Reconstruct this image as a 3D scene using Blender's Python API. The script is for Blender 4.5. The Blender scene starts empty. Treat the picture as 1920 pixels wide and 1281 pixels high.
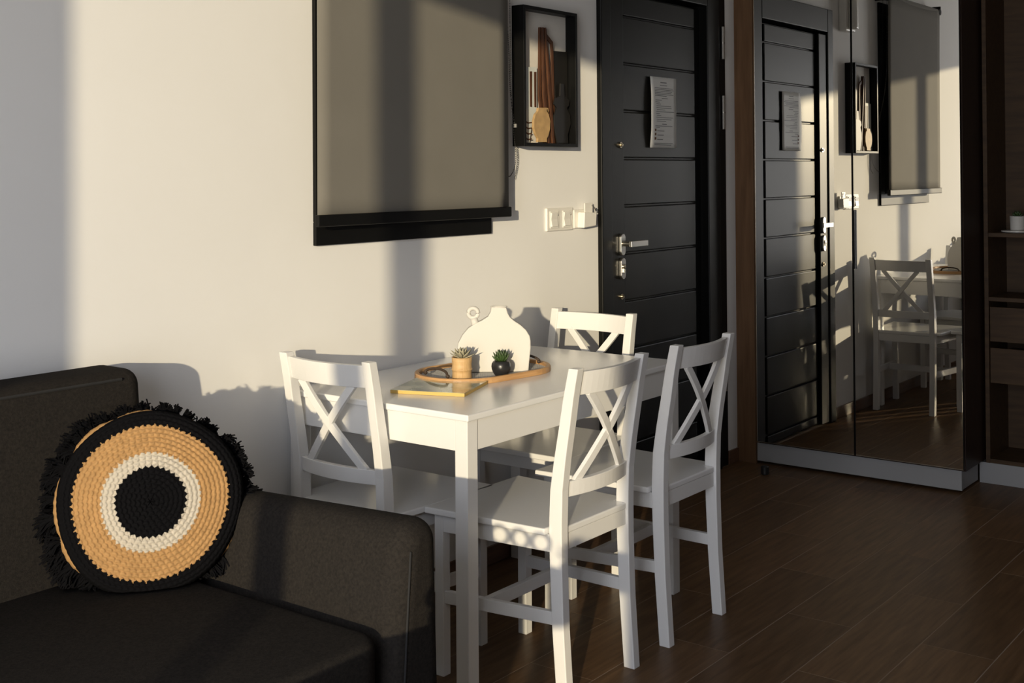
import bpy, bmesh, math, random
from math import sin, cos, pi, radians, sqrt
from mathutils import Vector, Matrix
random.seed(7)
SC = bpy.context.scene
COL = SC.collection

# ------------------------------------------------------------------ camera
CAM_H = 1.37
yaw, pit, rol, FPX, PPY = radians(37.3255), radians(.59223), radians(-.38707), 2293.83, 298.26
fw = Vector((cos(yaw)*cos(pit), sin(yaw)*cos(pit), sin(pit)))
rt = Vector((sin(yaw), -cos(yaw), 0)); up = rt.cross(fw)
rt2 = rt*cos(rol) + up*sin(rol); up2 = -rt*sin(rol) + up*cos(rol)
cd = bpy.data.cameras.new('camera'); cam = bpy.data.objects.new('camera', cd); COL.objects.link(cam)
cd.sensor_width = 36; cd.lens = FPX/1920*36; cd.shift_y = (PPY - 640.5)/1920; cd.clip_start = .02
M = Matrix((rt2, up2, -fw)).transposed().to_4x4(); M.translation = (0, 0, CAM_H)
cam.matrix_world = M
SC.camera = cam

# ------------------------------------------------------------------ light
SUN_STRENGTH, SKY_STRENGTH = 3.8, 8.8
SUN_DIR = Vector((1, 1/1.84, -.133)).normalized()
w = bpy.data.worlds.new('sky'); SC.world = w; w.use_nodes = True
nt = w.node_tree; nt.nodes.clear()
out = nt.nodes.new('ShaderNodeOutputWorld'); bg = nt.nodes.new('ShaderNodeBackground')
tc = nt.nodes.new('ShaderNodeTexCoord'); sx = nt.nodes.new('ShaderNodeSeparateXYZ'); cr = nt.nodes.new('ShaderNodeValToRGB')
mr = nt.nodes.new('ShaderNodeMapRange'); mr.inputs[1].default_value = -1; mr.inputs[2].default_value = 1
nt.links.new(tc.outputs['Generated'], sx.inputs[0]); nt.links.new(sx.outputs[2], mr.inputs[0]); nt.links.new(mr.outputs[0], cr.inputs[0])
e = cr.color_ramp.elements
e[0].position = 0.46; e[0].color = (.80, .79, .78, 1)
e[1].position = 1.0; e[1].color = (.45, .57, .82, 1)
n = e.new(.50); n.color = (.92, .90, .88, 1)
n = e.new(.60); n.color = (.86, .90, 1.0, 1)
nt.links.new(cr.outputs[0], bg.inputs[0]); bg.inputs[1].default_value = SKY_STRENGTH
nt.links.new(bg.outputs[0], out.inputs[0])
sd = bpy.data.lights.new('sun', 'SUN'); sd.energy = SUN_STRENGTH; sd.angle = radians(.6); sd.color = (1, .84, .56)
so = bpy.data.objects.new('sun', sd); COL.objects.link(so)
so.rotation_euler = (-SUN_DIR).to_track_quat('Z', 'Y').to_euler(); so.location = (-5, -2, 3)
pd = bpy.data.lights.new('balcony_portal', 'AREA'); pd.shape = 'RECTANGLE'; pd.size = 2.7; pd.size_y = 1.8
pd.cycles.is_portal = True
po = bpy.data.objects.new('balcony_portal', pd); COL.objects.link(po); po.location = (-1.36, .26, 1.27); po.rotation_euler = (0, radians(-90), 0)

SC.view_settings.view_transform = 'Standard'; SC.view_settings.look = 'None'
SC.view_settings.exposure = 0; SC.view_settings.gamma = 1
SC.view_settings.use_curve_mapping = False

# ------------------------------------------------------------------ materials
def mat(name, col, rough=.5, metal=0, spec=.5, bump=0, bscale=200, var=0, vscale=3, stretch=(1,1,1), objvar=0, coat=0, sheen=0, col2=None, detail=4):
    m = bpy.data.materials.new(name); m.use_nodes = True
    t = m.node_tree; b = t.nodes['Principled BSDF']
    b.inputs['Base Color'].default_value = (*col, 1); b.inputs['Roughness'].default_value = rough
    b.inputs['Metallic'].default_value = metal; b.inputs['Specular IOR Level'].default_value = spec
    b.inputs['Coat Weight'].default_value = coat; b.inputs['Sheen Weight'].default_value = sheen
    co = t.nodes.new('ShaderNodeTexCoord'); mp = t.nodes.new('ShaderNodeMapping'); mp.inputs['Scale'].default_value = stretch
    t.links.new(co.outputs['Object'], mp.inputs[0])
    vec = mp.outputs[0]
    oi = None
    if objvar:
        oi = t.nodes.new('ShaderNodeObjectInfo')
        ad = t.nodes.new('ShaderNodeVectorMath'); ad.operation = 'ADD'
        mu = t.nodes.new('ShaderNodeMath'); mu.operation = 'MULTIPLY'; mu.inputs[1].default_value = 37
        t.links.new(oi.outputs['Random'], mu.inputs[0]); t.links.new(vec, ad.inputs[0]); t.links.new(mu.outputs[0], ad.inputs[1])
        vec = ad.outputs[0]
    if var or col2:
        nz = t.nodes.new('ShaderNodeTexNoise'); nz.inputs['Scale'].default_value = vscale; nz.inputs['Detail'].default_value = detail
        nz.inputs['Distortion'].default_value = .4
        t.links.new(vec, nz.inputs['Vector'])
        r = t.nodes.new('ShaderNodeValToRGB'); t.links.new(nz.outputs['Fac'], r.inputs[0])
        c2 = col2 or tuple(c*(1+var) for c in col); c1 = col if col2 else tuple(c*(1-var) for c in col)
        r.color_ramp.elements[0].position = .3; r.color_ramp.elements[0].color = (*c1, 1)
        r.color_ramp.elements[1].position = .7; r.color_ramp.elements[1].color = (*c2, 1)
        o = r.outputs[0]
        if oi:
            hv = t.nodes.new('ShaderNodeHueSaturation'); mr = t.nodes.new('ShaderNodeMapRange')
            mr.inputs[3].default_value = 1-objvar; mr.inputs[4].default_value = 1+objvar
            t.links.new(oi.outputs['Random'], mr.inputs[0]); t.links.new(mr.outputs[0], hv.inputs['Value']); t.links.new(o, hv.inputs['Color'])
            o = hv.outputs[0]
        t.links.new(o, b.inputs['Base Color'])
    if bump:
        n2 = t.nodes.new('ShaderNodeTexNoise'); n2.inputs['Scale'].default_value = bscale; n2.inputs['Detail'].default_value = 3
        t.links.new(vec, n2.inputs['Vector'])
        bp = t.nodes.new('ShaderNodeBump'); bp.inputs['Strength'].default_value = bump; bp.inputs['Distance'].default_value = .002
        t.links.new(n2.outputs['Fac'], bp.inputs['Height']); t.links.new(bp.outputs[0], b.inputs['Normal'])
    return m

WALL = mat('plaster_white', (.84, .835, .825), .75, bump=.12, bscale=14, spec=.25, var=.015, vscale=2)
CEIL = mat('ceiling_white', (.86, .86, .86), .9)
DARKW = mat('room_wall_brown', (.16, .135, .115), .85)
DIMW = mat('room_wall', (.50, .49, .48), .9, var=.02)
TILE = mat('wood_tile', (.092, .050, .023), .40, spec=.17, stretch=(2.2, 26, 1), vscale=2.4, objvar=.16, col2=(.165, .094, .046), bump=.15, bscale=6, detail=8)
GROUT = mat('grout', (.25, .19, .14), .8, bump=.2)
SKIRT = mat('skirting_tile', (.11, .06, .035), .35, stretch=(2, 1, 20), vscale=3, col2=(.17, .09, .055))
PAINT = mat('white_lacquer', (.75, .745, .735), .30, spec=.5, bump=.03, bscale=60)
TOPP = mat('white_lacquer_top', (.82, .82, .82), .20, spec=.85, bump=.03, bscale=60)
DOORM = mat('black_door_paint', (.004, .004, .0037), .41, spec=.19, bump=.05, bscale=300)
BLACKM = mat('black_frame_paint', (.006, .006, .006), .42, spec=.14, bump=.05, bscale=250)
STEEL = mat('brushed_steel', (.62, .60, .56), .28, metal=1, bump=.05, bscale=150, stretch=(1, 1, 20))
BRASS = mat('brass_steel', (.75, .66, .5), .25, metal=1)
OAK = mat('oak_laminate', (.115, .060, .028), .5, stretch=(14, 14, 1.2), vscale=3, col2=(.18, .10, .05), spec=.3, detail=7)
OAKH = mat('oak_drawer', (.040, .021, .009), .5, stretch=(14, 1.5, 14), vscale=3, col2=(.075, .042, .018), spec=.3, detail=7)
DOAK = mat('dark_laminate', (.022, .011, .007), .42, stretch=(12, 12, 1.2), vscale=3, col2=(.034, .018, .011), spec=.25)
MIRROR = mat('mirror_silver', (.80, .79, .76), .0, metal=1)
ALU = mat('bronze_trim', (.45, .40, .34), .35, metal=1)
PLINTH = mat('plinth_white', (.31, .31, .31), .45)
FABRIC = mat('charcoal_velour', (.017, .0155, .0145), .95, bump=.6, bscale=650, spec=.03, col2=(.029, .0255, .0225), vscale=170)
PIPING = mat('charcoal_seam', (.015, .015, .016), .9)
BLIND = mat('blind_fabric', (.18, .17, .15), .8, bump=.25, bscale=900, spec=.2, sheen=.1, var=.03, vscale=6)
YBLK = mat('yarn_black', (.006, .006, .007), .95, bump=.8, bscale=700, spec=.02)
YTAN = mat('yarn_tan', (.40, .235, .10), .95, bump=.8, bscale=700, spec=.1, var=.12, vscale=60)
YWHT = mat('yarn_white', (.50, .455, .385), .95, bump=.8, bscale=700, spec=.1, var=.06, vscale=60)
BAMBOO = mat('bamboo_light', (.50, .31, .13), .5, stretch=(60, 60, 4), vscale=3, col2=(.62, .41, .20), bump=.2, bscale=40)
TRAYW = mat('tray_wood', (.44, .24, .10), .45, stretch=(3, 3, 40), vscale=4, col2=(.56, .33, .15))
CANE = mat('cane_weave', (.42, .41, .40), .7)
CANEB = mat('cane_back', (.075, .07, .066), .8)
IRON = mat('rope_dark', (.045, .028, .018), .6, bump=.4, bscale=200)
CERAM = mat('white_ceramic', (.60, .585, .55), .6, bump=.15, bscale=60)
POTB = mat('matte_black_pot', (.018, .018, .019), .33, spec=.5)
SUCG = mat('succulent_green', (.032, .062, .016), .45, var=.5, vscale=60)
AGAVE = mat('agave_grey', (.27, .26, .19), .55, col2=(.40, .36, .25), vscale=50)
PAPER = mat('paper_white', (.80, .80, .78), .5, spec=.3)
PRINT = mat('grey_print', (.16, .16, .17), .6)
ICON = mat('brown_print', (.16, .07, .03), .6)
PLAST = mat('white_plastic', (.80, .78, .73), .3, spec=.5)
GREYP = mat('grey_plastic', (.25, .25, .25), .4)
YELLOW = mat('yellow_pages', (.60, .40, .11), .5)
BKIN = mat('backing_board', (.72, .69, .64), .8, var=.02)
WART = mat('white_cutout', (.60, .63, .61), .6)
BART = mat('brown_cutout', (.045, .016, .007), .6, stretch=(30, 30, 3), vscale=4, col2=(.11, .040, .014))
KART = mat('black_cutout', (.010, .009, .008), .5)
JART = mat('tan_cutout', (.46, .30, .14), .6, var=.15, vscale=30)
BEADB = mat('bead_black', (.02, .02, .02), .35)
SOIL = mat('soil', (.05, .035, .025), .9, bump=.8, bscale=200)
GLASSD = mat('dark_window_glass', (.008, .009, .010), .12, spec=.5)

def magazine_mat():
    m = mat('magazine_cover', (.20, .22, .13), .12, spec=.6, coat=.6)
    t = m.node_tree; b = t.nodes['Principled BSDF']
    co = t.nodes.new('ShaderNodeTexCoord'); nz = t.nodes.new('ShaderNodeTexNoise'); nz.inputs['Scale'].default_value = 9; nz.inputs['Detail'].default_value = 5
    r = t.nodes.new('ShaderNodeValToRGB'); r.color_ramp.elements[0].position = .38; r.color_ramp.elements[0].color = (.16, .17, .11, 1)
    r.color_ramp.elements[1].position = .6; r.color_ramp.elements[1].color = (.62, .60, .42, 1)
    k = r.color_ramp.elements.new(.5); k.color = (.40, .41, .24, 1)
    t.links.new(co.outputs['Object'], nz.inputs[0]); t.links.new(nz.outputs['Fac'], r.inputs[0]); t.links.new(r.outputs[0], b.inputs['Base Color'])
    return m
MAGC = magazine_mat()

# ------------------------------------------------------------------ helpers
def empty(name, loc=(0,0,0), label=None, cat=None, group=None, kind=None, rz=0):
    o = bpy.data.objects.new(name, None); COL.objects.link(o); o.location = loc; o.rotation_euler = (0, 0, rz)
    o.empty_display_size = .05
    return tag(o, label, cat, group, kind)
def tag(o, label=None, cat=None, group=None, kind=None):
    if label: o['label'] = label
    if cat: o['category'] = cat
    if group: o['group'] = group
    if kind: o['kind'] = kind
    return o
def wloc(o):
    v = Vector((0, 0, 0))
    while o: v += Vector(o.location); o = o.parent
    return v
def link(name, bm, m, parent=None, smooth=False, bevel=0, seg=2, base=None, sub=0):
    """bm is in world coordinates; the object's origin is its parent's, or BASE"""
    off = Vector((0, 0, 0))
    if parent is not None and not isinstance(parent, str): off = wloc(parent)
    loc = Vector((0, 0, 0))
    if base is not None: loc = Vector(base) - off
    bmesh.ops.translate(bm, verts=bm.verts, vec=-(off + loc))
    bmesh.ops.recalc_face_normals(bm, faces=bm.faces)
    me = bpy.data.meshes.new(name); bm.to_mesh(me); bm.free()
    for mm in (m if isinstance(m, (list, tuple)) else [m]): me.materials.append(mm)
    if smooth:
        for p in me.polygons: p.use_smooth = True
    o = bpy.data.objects.new(name, me); COL.objects.link(o); o.location = loc
    if parent is not None: o.parent = parent
    if bevel:
        md = o.modifiers.new('bevel', 'BEVEL'); md.width = bevel; md.segments = seg; md.limit_method = 'ANGLE'; md.angle_limit = radians(35); md.harden_normals = False
    if sub:
        md = o.modifiers.new('subd', 'SUBSURF'); md.levels = sub; md.render_levels = sub
    return o
def box(bm, x0, x1, y0, y1, z0, z1):
    vs = [bm.verts.new(p) for p in ((x0,y0,z0),(x1,y0,z0),(x1,y1,z0),(x0,y1,z0),(x0,y0,z1),(x1,y0,z1),(x1,y1,z1),(x0,y1,z1))]
    for f in ((0,3,2,1),(4,5,6,7),(0,1,5,4),(1,2,6,5),(2,3,7,6),(3,0,4,7)): bm.faces.new([vs[i] for i in f])
    return bm
def B(*a): return box(bmesh.new(), *a)
def cbox(name, dims, m, parent=None, bevel=.001, **k): return link(name, B(*dims), m, parent, bevel=bevel, **k)
def prism(bm, pts, axis, a, b):
    """pts: 2D outline; axis: extruded axis from a to b"""
    def P(p, v):
        return {'x': (v, p[0], p[1]), 'y': (p[0], v, p[1]), 'z': (p[0], p[1], v)}[axis]
    A = [bm.verts.new(P(p, a)) for p in pts]; Bv = [bm.verts.new(P(p, b)) for p in pts]
    n = len(pts)
    bm.faces.new(A); bm.faces.new(Bv[::-1])
    for i in range(n): bm.faces.new((A[i], A[(i+1) % n], Bv[(i+1) % n], Bv[i]))
    return bm
def sweep(bm, rings):
    """rings: list of rings (equal numbers of points) joined into a closed-end tube"""
    R = [[bm.verts.new(p) for p in r] for r in rings]
    n = len(R[0])
    for a, b in zip(R, R[1:]):
        for i in range(n): bm.faces.new((a[i], a[(i+1) % n], b[(i+1) % n], b[i]))
    bm.faces.new(R[0][::-1]); bm.faces.new(R[-1])
    return bm
def tube(bm, pts, rad, n=8):
    pts = [Vector(p) for p in pts]; rings = []
    ref = Vector((0, 0, 1))
    for i, p in enumerate(pts):
        d = (pts[min(i+1, len(pts)-1)] - pts[max(i-1, 0)]).normalized()
        u = d.cross(ref)
        if u.length < .05: u = d.cross(Vector((1, 0, 0)))
        u.normalize(); v = d.cross(u).normalized()
        r = rad[i] if isinstance(rad, (list, tuple)) else rad
        rings.append([p + u*r*cos(2*pi*k/n) + v*r*sin(2*pi*k/n) for k in range(n)])
    return sweep(bm, rings)
def lathe(bm, prof, c, n=32):
    rings = [[(c[0]+r*cos(2*pi*k/n), c[1]+r*sin(2*pi*k/n), c[2]+z) for k in range(n)] for r, z in prof]
    return sweep(bm, rings)
def ycyl(bm, x, y0, y1, z, r, n=20):
    return sweep(bm, [[(x+r*cos(2*pi*k/n), y, z+r*sin(2*pi*k/n)) for k in range(n)] for y in (y0, y1)])

# ------------------------------------------------------------------ room shell
WY = 2.67; X0 = -1.2; XE = 5.86; YR = -2.2; ZC = 2.62
fl = empty('floor', (0, 0, 0), kind='structure')
link('grout_bed', B(X0, XE, YR, WY+.2, -.06, -.0004), GROUT, fl)
# plank tiles, half-bond, 0.775 x 0.207 m
TW, TL = .2065, .777
def tile_mesh(lx, ly):
    bm = B(-lx/2, lx/2, -ly/2, ly/2, -.012, 0)
    bmesh.ops.recalc_face_normals(bm, faces=bm.faces)
    me = bpy.data.meshes.new('tile'); bm.to_mesh(me); bm.free(); me.materials.append(TILE); return me
tile_cache = {}
row = 0
ytop = 2.67
yl = 1.0115 + TW*8   # a joint line
k0 = -15
for r in range(-14, 10):
    ya = 1.0115 + r*TW; yb = ya + TW
    yb2 = min(yb, WY); ya2 = max(ya, YR)
    if yb2 - ya2 < .02: continue
    off = 3.53 if (r % 2 == 0) else 3.53 - TL/2
    k = math.floor((X0 - off)/TL)
    while off + k*TL < XE:
        a = max(off + k*TL, X0); b = min(off + (k+1)*TL, XE); k += 1
        if b - a < .02: continue
        key = (round(b-a-.0034, 4), round(yb2-ya2-.0034, 4))
        if key not in tile_cache: tile_cache[key] = tile_mesh(*key)
        o = bpy.data.objects.new('tile', tile_cache[key]); COL.objects.link(o); o.parent = fl
        o.location = ((a+b)/2, (ya2+yb2)/2, 0)
# wall behind the table, with the door's opening
DX0, DX1, DZ = 4.06, 5.14, 2.24
bm = bmesh.new()
box(bm, X0-.2, DX0, WY, WY+.2, 0, ZC); box(bm, DX1, XE, WY, WY+.2, 0, ZC); box(bm, DX0, DX1, WY, WY+.2, DZ, ZC)
box(bm, DX0-.1, DX1+.1, WY+.14, WY+.2, 0, DZ+.05)
tag(link('wall_left', bm, WALL), kind='structure')
tag(link('wall_front', B(XE, XE+.15, YR, WY, 0, ZC), WALL), kind='structure')
tag(link('wall_right', B(X0, XE, YR-.15, YR, 0, ZC), DARKW), kind='structure')
tag(link('ceiling', B(X0-.2, XE+.15, YR-.15, WY+.2, ZC, ZC+.15), CEIL), kind='structure')
# window wall behind the camera, opening to the balcony
WO = dict(y0=-.57, y1=1.14, z1=2.57)
bm = bmesh.new()
box(bm, X0-.2, X0, YR-.15, WO['y0'], 0, ZC); box(bm, X0-.2, X0, WO['y1'], WY+.2, 0, ZC); box(bm, X0-.2, X0, WO['y0'], WO['y1'], WO['z1'], ZC)
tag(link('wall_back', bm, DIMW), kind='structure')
wd = empty('window_2', (X0, .26, 0), kind='structure')
fx0, fx1 = X0-.02, X0+.02
bm = bmesh.new(); box(bm, fx0, fx1, WO['y0'], -.408, 0, WO['z1']); box(bm, fx0, fx1, 1.088, WO['y1'], 0, WO['z1']); box(bm, fx0, fx1, -.408, 1.088, 2.48, WO['z1']); box(bm, fx0, fx1, -.408, 1.088, 0, .03)
link('window_frame', bm, BLACKM, wd)
link('mullion', B(fx0, fx1, .373, .457, .03, 2.48), BLACKM, wd)
# skirting tiles
def skirting(name, x0, x1):
    s = empty(name, (x0, WY, 0), kind='structure'); x = x0
    while x < x1-.01:
        b = min(x+.775, x1); cbox('tile', (x+.001, b-.001, WY-.010, WY, 0.001, .063), SKIRT, s, .001); x = b
skirting('baseboard_left', X0+.01, DX0)
skirting('baseboard_right', DX1+.004, 5.238)

# ------------------------------------------------------------------ black window behind the blind
wn = empty('window_1', (2.945, WY, 1.15), kind='structure')
wx0, wx1, wz0, wz1 = 2.526, 3.364, 1.154, 2.36
bm = bmesh.new(); yf = WY-.014
box(bm, wx0, wx1, yf, WY, wz0, wz0+.07); box(bm, wx0, wx1, yf, WY, wz1-.07, wz1); box(bm, wx0, wx0+.06, yf, WY, wz0+.07, wz1-.07); box(bm, wx1-.06, wx1, yf, WY, wz0+.07, wz1-.07)
link('window_frame', bm, BLACKM, wn, bevel=.002)
link('pane', B(wx0+.06, wx1-.06, WY-.006, WY, wz0+.07, wz1-.07), GLASSD, wn)

# ------------------------------------------------------------------ entrance door
dr = empty('door_1', (4.6, WY, 0), kind='structure')
yF = WY-.022
bm = bmesh.new(); box(bm, DX0, 4.132, yF, WY+.12, 0, 2.24); box(bm, 4.940, 5.052, yF, WY+.12, 0, 2.24); box(bm, 5.052, DX1, WY-.006, WY+.12, 0, 2.24); box(bm, 4.132, 4.940, yF, WY+.12, 2.115, 2.24)
link('door_frame', bm, DOORM, dr, bevel=.004)
LY = WY-.014   # leaf's outer face
st = link('stile', B(4.138, 4.236, LY, WY+.05, .008, 2.10), DOORM, dr, bevel=.003)
link('stile', B(4.866, 4.936, WY+.022, WY+.05, .008, 2.10), DOORM, dr, bevel=.003)
link('leaf_core', B(4.236, 4.866, WY+.016, WY+.05, .008, 2.10), DOORM, dr)
zs = [.008] + [.056 + .195*i for i in range(11)] + [2.10]
for a, b in zip(zs, zs[1:]):
    if b-a < .02: continue
    link('door_panel', B(4.238, 4.864, WY+.004, WY+.016, a+.0035, b-.0035), DOORM, dr, bevel=.0045)
# furniture
def rose(zc, h, nm, y1):
    pts = []
    w2, r = .017, .017
    for k in range(17):
        a = pi*k/16; pts.append((4.207+w2*cos(a), zc+h/2-r+r*sin(a)))
    for k in range(17):
        a = pi+pi*k/16; pts.append((4.207+w2*cos(a), zc-h/2+r+r*sin(a)))
    return link(nm, prism(bmesh.new(), pts, 'y', LY-y1, LY), STEEL, dr, bevel=.002)
h = rose(1.072, .088, 'handle', .012)
bm = bmesh.new(); ycyl(bm, 4.207, LY-.05, LY-.012, 1.075, .010)
box(bm, 4.197, 4.325, LY-.058, LY-.044, 1.063, 1.087)
link('lever', bm, STEEL, h, bevel=.002)
l = rose(.975, .086, 'lock', .013)
bm = bmesh.new(); ycyl(bm, 4.207, LY-.018, LY-.012, .983, .009); box(bm, 4.203, 4.211, LY-.018, LY-.012, .960, .980)
link('keyhole', bm, BRASS, l)
for z in (1.475, .862):
    bm = bmesh.new(); ycyl(bm, 4.207, LY-.005, LY, z, .012); ycyl(bm, 4.207, LY-.012, LY-.005, z, .006)
    link('screw_cap', bm, BRASS, dr)
for z0, z1 in ((1.885, 2.035), (1.56, 1.715), (.35, .50)):
    bm = bmesh.new()
    zm = (z0+z1)/2
    lathe(bm, [(.0085, z0), (.0085, zm-.002)], (5.100, WY-.015, 0), 14); lathe(bm, [(.0085, zm+.002), (.0085, z1)], (5.100, WY-.015, 0), 14)
    lathe(bm, [(.006, zm-.003), (.006, zm+.003)], (5.100, WY-.015, 0), 10)
    tag(link('hinge', bm, GREYP if False else STEEL, dr), 'pale steel barrel hinge')

# paper notice on the door
pp = empty('door_notice', (4.571, WY-.002, 1.6), 'curled sheet of printed paper taped to the black door', 'notice')
bm = bmesh.new(); G = []
for i in range(13):
    r_ = []
    for j in range(9):
        u, v = i/12, j/8
        x = 4.463 + .218*v - .006*(1-u)*(1-v); z = 1.468 + .302*u
        y = WY - .0035 - .007*(1-v)**3*sin(pi*u*.9+.2) - .0015*sin(6*u+2*v)**2
        r_.append(bm.verts.new((x, y, z)))
    G.append(r_)
for i in range(12):
    for j in range(8): bm.faces.new((G[i][j], G[i][j+1], G[i+1][j+1], G[i+1][j]))
def pap_y(u, v): return WY - .0035 - .007*(1-v)**3*sin(pi*u*.9+.2) - .0015*sin(6*u+2*v)**2
sh = link('sheet', bm, PAPER, pp, smooth=True)
sm = sh.modifiers.new('s', 'SOLIDIFY'); sm.thickness = .0006
bm = bmesh.new(); bi = bmesh.new()
def pline(b, u, v0, v1, hh):
    n = max(1, int((v1-v0)*12)); q = []
    for i in range(n+1):
        v = v0+(v1-v0)*i/n
        q.append([b.verts.new((4.463+.218*v-.006*(1-uu)*(1-v), pap_y(uu, v)-.0012, 1.468+.302*uu)) for uu in (u-hh/2, u+hh/2)])
    for a, c in zip(q, q[1:]): b.faces.new((a[0], c[0], c[1], a[1]))
rnd = random.Random(3)
pline(bm, .925, .38, .62, .012); pline(bm, .885, .36, .64, .008)
for i, (a, b_) in enumerate([(.14,.86),(.14,.9),(.14,.84),(.14,.8),(.14,.88),(.14,.62)]): pline(bm, .845-.022*i, a, b_, .007)
pline(bm, .70, .42, .66, .009)
for i, (a, b_) in enumerate([(.16,.42),(.16,.34),(.2,.38),(.2,.78),(.2,.80),(.22,.55),(.2,.9),(.2,.34),(.22,.4),(.2,.86),(.22,.8),(.22,.6)]): pline(bm, .672-.027*i, a, b_, .007)
pline(bm, .335, .44, .62, .010); pline(bm, .308, .16, .84, .007); pline(bm, .286, .16, .34, .007)
for i, u in enumerate((.25, .19, .13)):
    pline(bi, u, .14, .20, .034); pline(bm, u-.012, .24, .52-.03*i, .009)
pline(bm, .062, .14, .84, .007); pline(bm, .04, .14, .78, .007)
link('printed_text', bm, PRINT, sh); link('printed_symbols', bi, ICON, sh)

# ------------------------------------------------------------------ roller blind
rb = empty('roller_blind', (2.93, 2.6, 2.39), 'grey fabric roller blind pulled down over the black window', 'blind')
bx0, bx1, by = 2.478, 3.388, 2.60
bm = bmesh.new(); n = 24
sweep(bm, [[(x, by+.012+.020*cos(2*pi*k/n), 2.385+.020*sin(2*pi*k/n)) for k in range(n)] for x in (bx0-.004, bx1+.004)])
link('roller_tube', bm, BLIND, rb, smooth=False)
bm = bmesh.new(); bwave = lambda x, z: by + .0016*sin(9*x+1) * (z-1.25) + .001*sin(4*z)
G = []
for i in range(21):
    z = 1.243 + (2.385-1.243)*i/20
    G.append([bm.verts.new((bx0 + (bx1-bx0)*j/16, bwave(bx0+(bx1-bx0)*j/16, z) - .006*(i/20), z)) for j in range(17)])
for i in range(20):
    for j in range(16): bm.faces.new((G[i][j], G[i][j+1], G[i+1][j+1], G[i+1][j]))
o = link('blind_cloth', bm, BLIND, rb, smooth=True); md = o.modifiers.new('s', 'SOLIDIFY'); md.thickness = .0009
cbox('bottom_bar', (bx0-.004, bx1+.006, by-.011, by+.009, 1.213, 1.248), BLACKM, rb, .004)
for x in (bx0-.016, bx1+.004):
    bm = B(x, x+.012, by-.012, WY, 2.365, 2.42); ycyl(bm, x+.006, by-.01, by+.03, 2.385, .022)
    link('bracket', bm, BLACKM, rb, bevel=.002)
# bead chain
def chain_pts():
    P = []
    a = [(3.400, 2.598, 2.36), (3.402, 2.600, 2.0), (3.418, 2.61, 1.82), (3.455, 2.635, 1.64), (3.492, 2.655, 1.52), (3.505, 2.655, 1.43), (3.490, 2.650, 1.385), (3.455, 2.64, 1.357), (3.430, 2.632, 1.353)]
    b = [(3.404, 2.620, 2.36), (3.415, 2.625, 2.0), (3.440, 2.635, 1.82), (3.470, 2.650, 1.64), (3.508, 2.658, 1.52), (3.524, 2.66, 1.42), (3.515, 2.66, 1.37), (3.495, 2.655, 1.345)]
    return a, b
def catmull(P, step=.0065):
    P = [Vector(p) for p in P]; Q = [P[0]] + P + [P[-1]]; out = []
    for i in range(1, len(Q)-2):
        for t in range(24):
            t /= 24; p0, p1, p2, p3 = Q[i-1:i+3]
            out.append(.5*((2*p1)+(-p0+p2)*t+(2*p0-5*p1+4*p2-p3)*t*t+(-p0+3*p1-3*p2+p3)*t**3))
    out.append(P[-1]); R = [out[0]]; acc = 0
    for a, b in zip(out, out[1:]):
        L = (b-a).length; acc += L
        if acc >= step: R.append(b); acc = 0
    return R
bm = bmesh.new()
for pts in chain_pts():
    R = catmull(pts)
    for p in R: bmesh.ops.create_icosphere(bm, subdivisions=1, radius=.0021, matrix=Matrix.Translation(p))
    tube(bm, R[::2], .0005, 4)
o = link('bead_chain', bm, BEADB, rb); o['kind'] = 'stuff'
cbox('chain_clip', (3.500, 3.508, 2.650, WY, 1.528, 1.542), GREYP, rb, .002)

# ------------------------------------------------------------------ framed shadow-box art
fr = empty('framed_art', (3.675, WY, 1.46), 'black deep-framed picture of layered bottle and jug cutouts', 'picture')
fx0, fx1, fz0, fz1, fy = 3.505, 3.846, 1.461, 1.969, 2.616
bm = bmesh.new(); t_ = .013
box(bm, fx0, fx0+t_, fy, WY, fz0, fz1); box(bm, fx1-t_, fx1, fy, WY, fz0, fz1); box(bm, fx0+t_, fx1-t_, fy, WY, fz0, fz0+t_); box(bm, fx0+t_, fx1-t_, fy, WY, fz1-t_, fz1)
link('frame', bm, BLACKM, fr, bevel=.0012)
link('backing', B(fx0+t_, fx1-t_, 2.662, WY, fz0+t_, fz1-t_), BKIN, fr)
# cutout coordinates (x, z), shifted to the box's inside
def cut(name, pts, y, m, th=.004, sx=.948, dx=0):
    # outlines drawn on the wall side; scaled about the box's left edge
    P = [(fx0+t_ + max(0, (x-3.5365)*sx) + dx, max(z, fz0+t_)) for x, z in pts]
    return link(name, prism(bmesh.new(), P, 'y', y, y+th), m, fr, bevel=.0006)
cut('brown_strip', [(3.54,1.748),(3.556,1.749),(3.556,1.598),(3.538,1.585)], 2.652, BART)
cut('bottle_cutout', [(3.556,1.749),(3.653,1.753),(3.651,1.602),(3.651,1.584),(3.620,1.55),(3.600,1.475),(3.537,1.475),(3.537,1.578),(3.554,1.598)], 2.648, WART)
for k, (a, b_) in enumerate(((3.604, 3.619), (3.632, 3.647))): cut('slot', [(a,1.735),(b_,1.736),(b_-.002,1.605),(a+.001,1.606)], 2.6465, BART, .002)
for k in range(4):
    z = 1.553-.020*k; pts = [(3.537, z+.003), (3.55, z+.007), (3.572, z+.003), (3.592, z-.004), (3.615, z-.002)]
    pts2 = [(3.615, z-.006), (3.592, z-.009), (3.572, z-.004), (3.55, z+.001), (3.537, z+.000)]
    cut('wave', pts+pts2, 2.6465, BART, .002)
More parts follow.
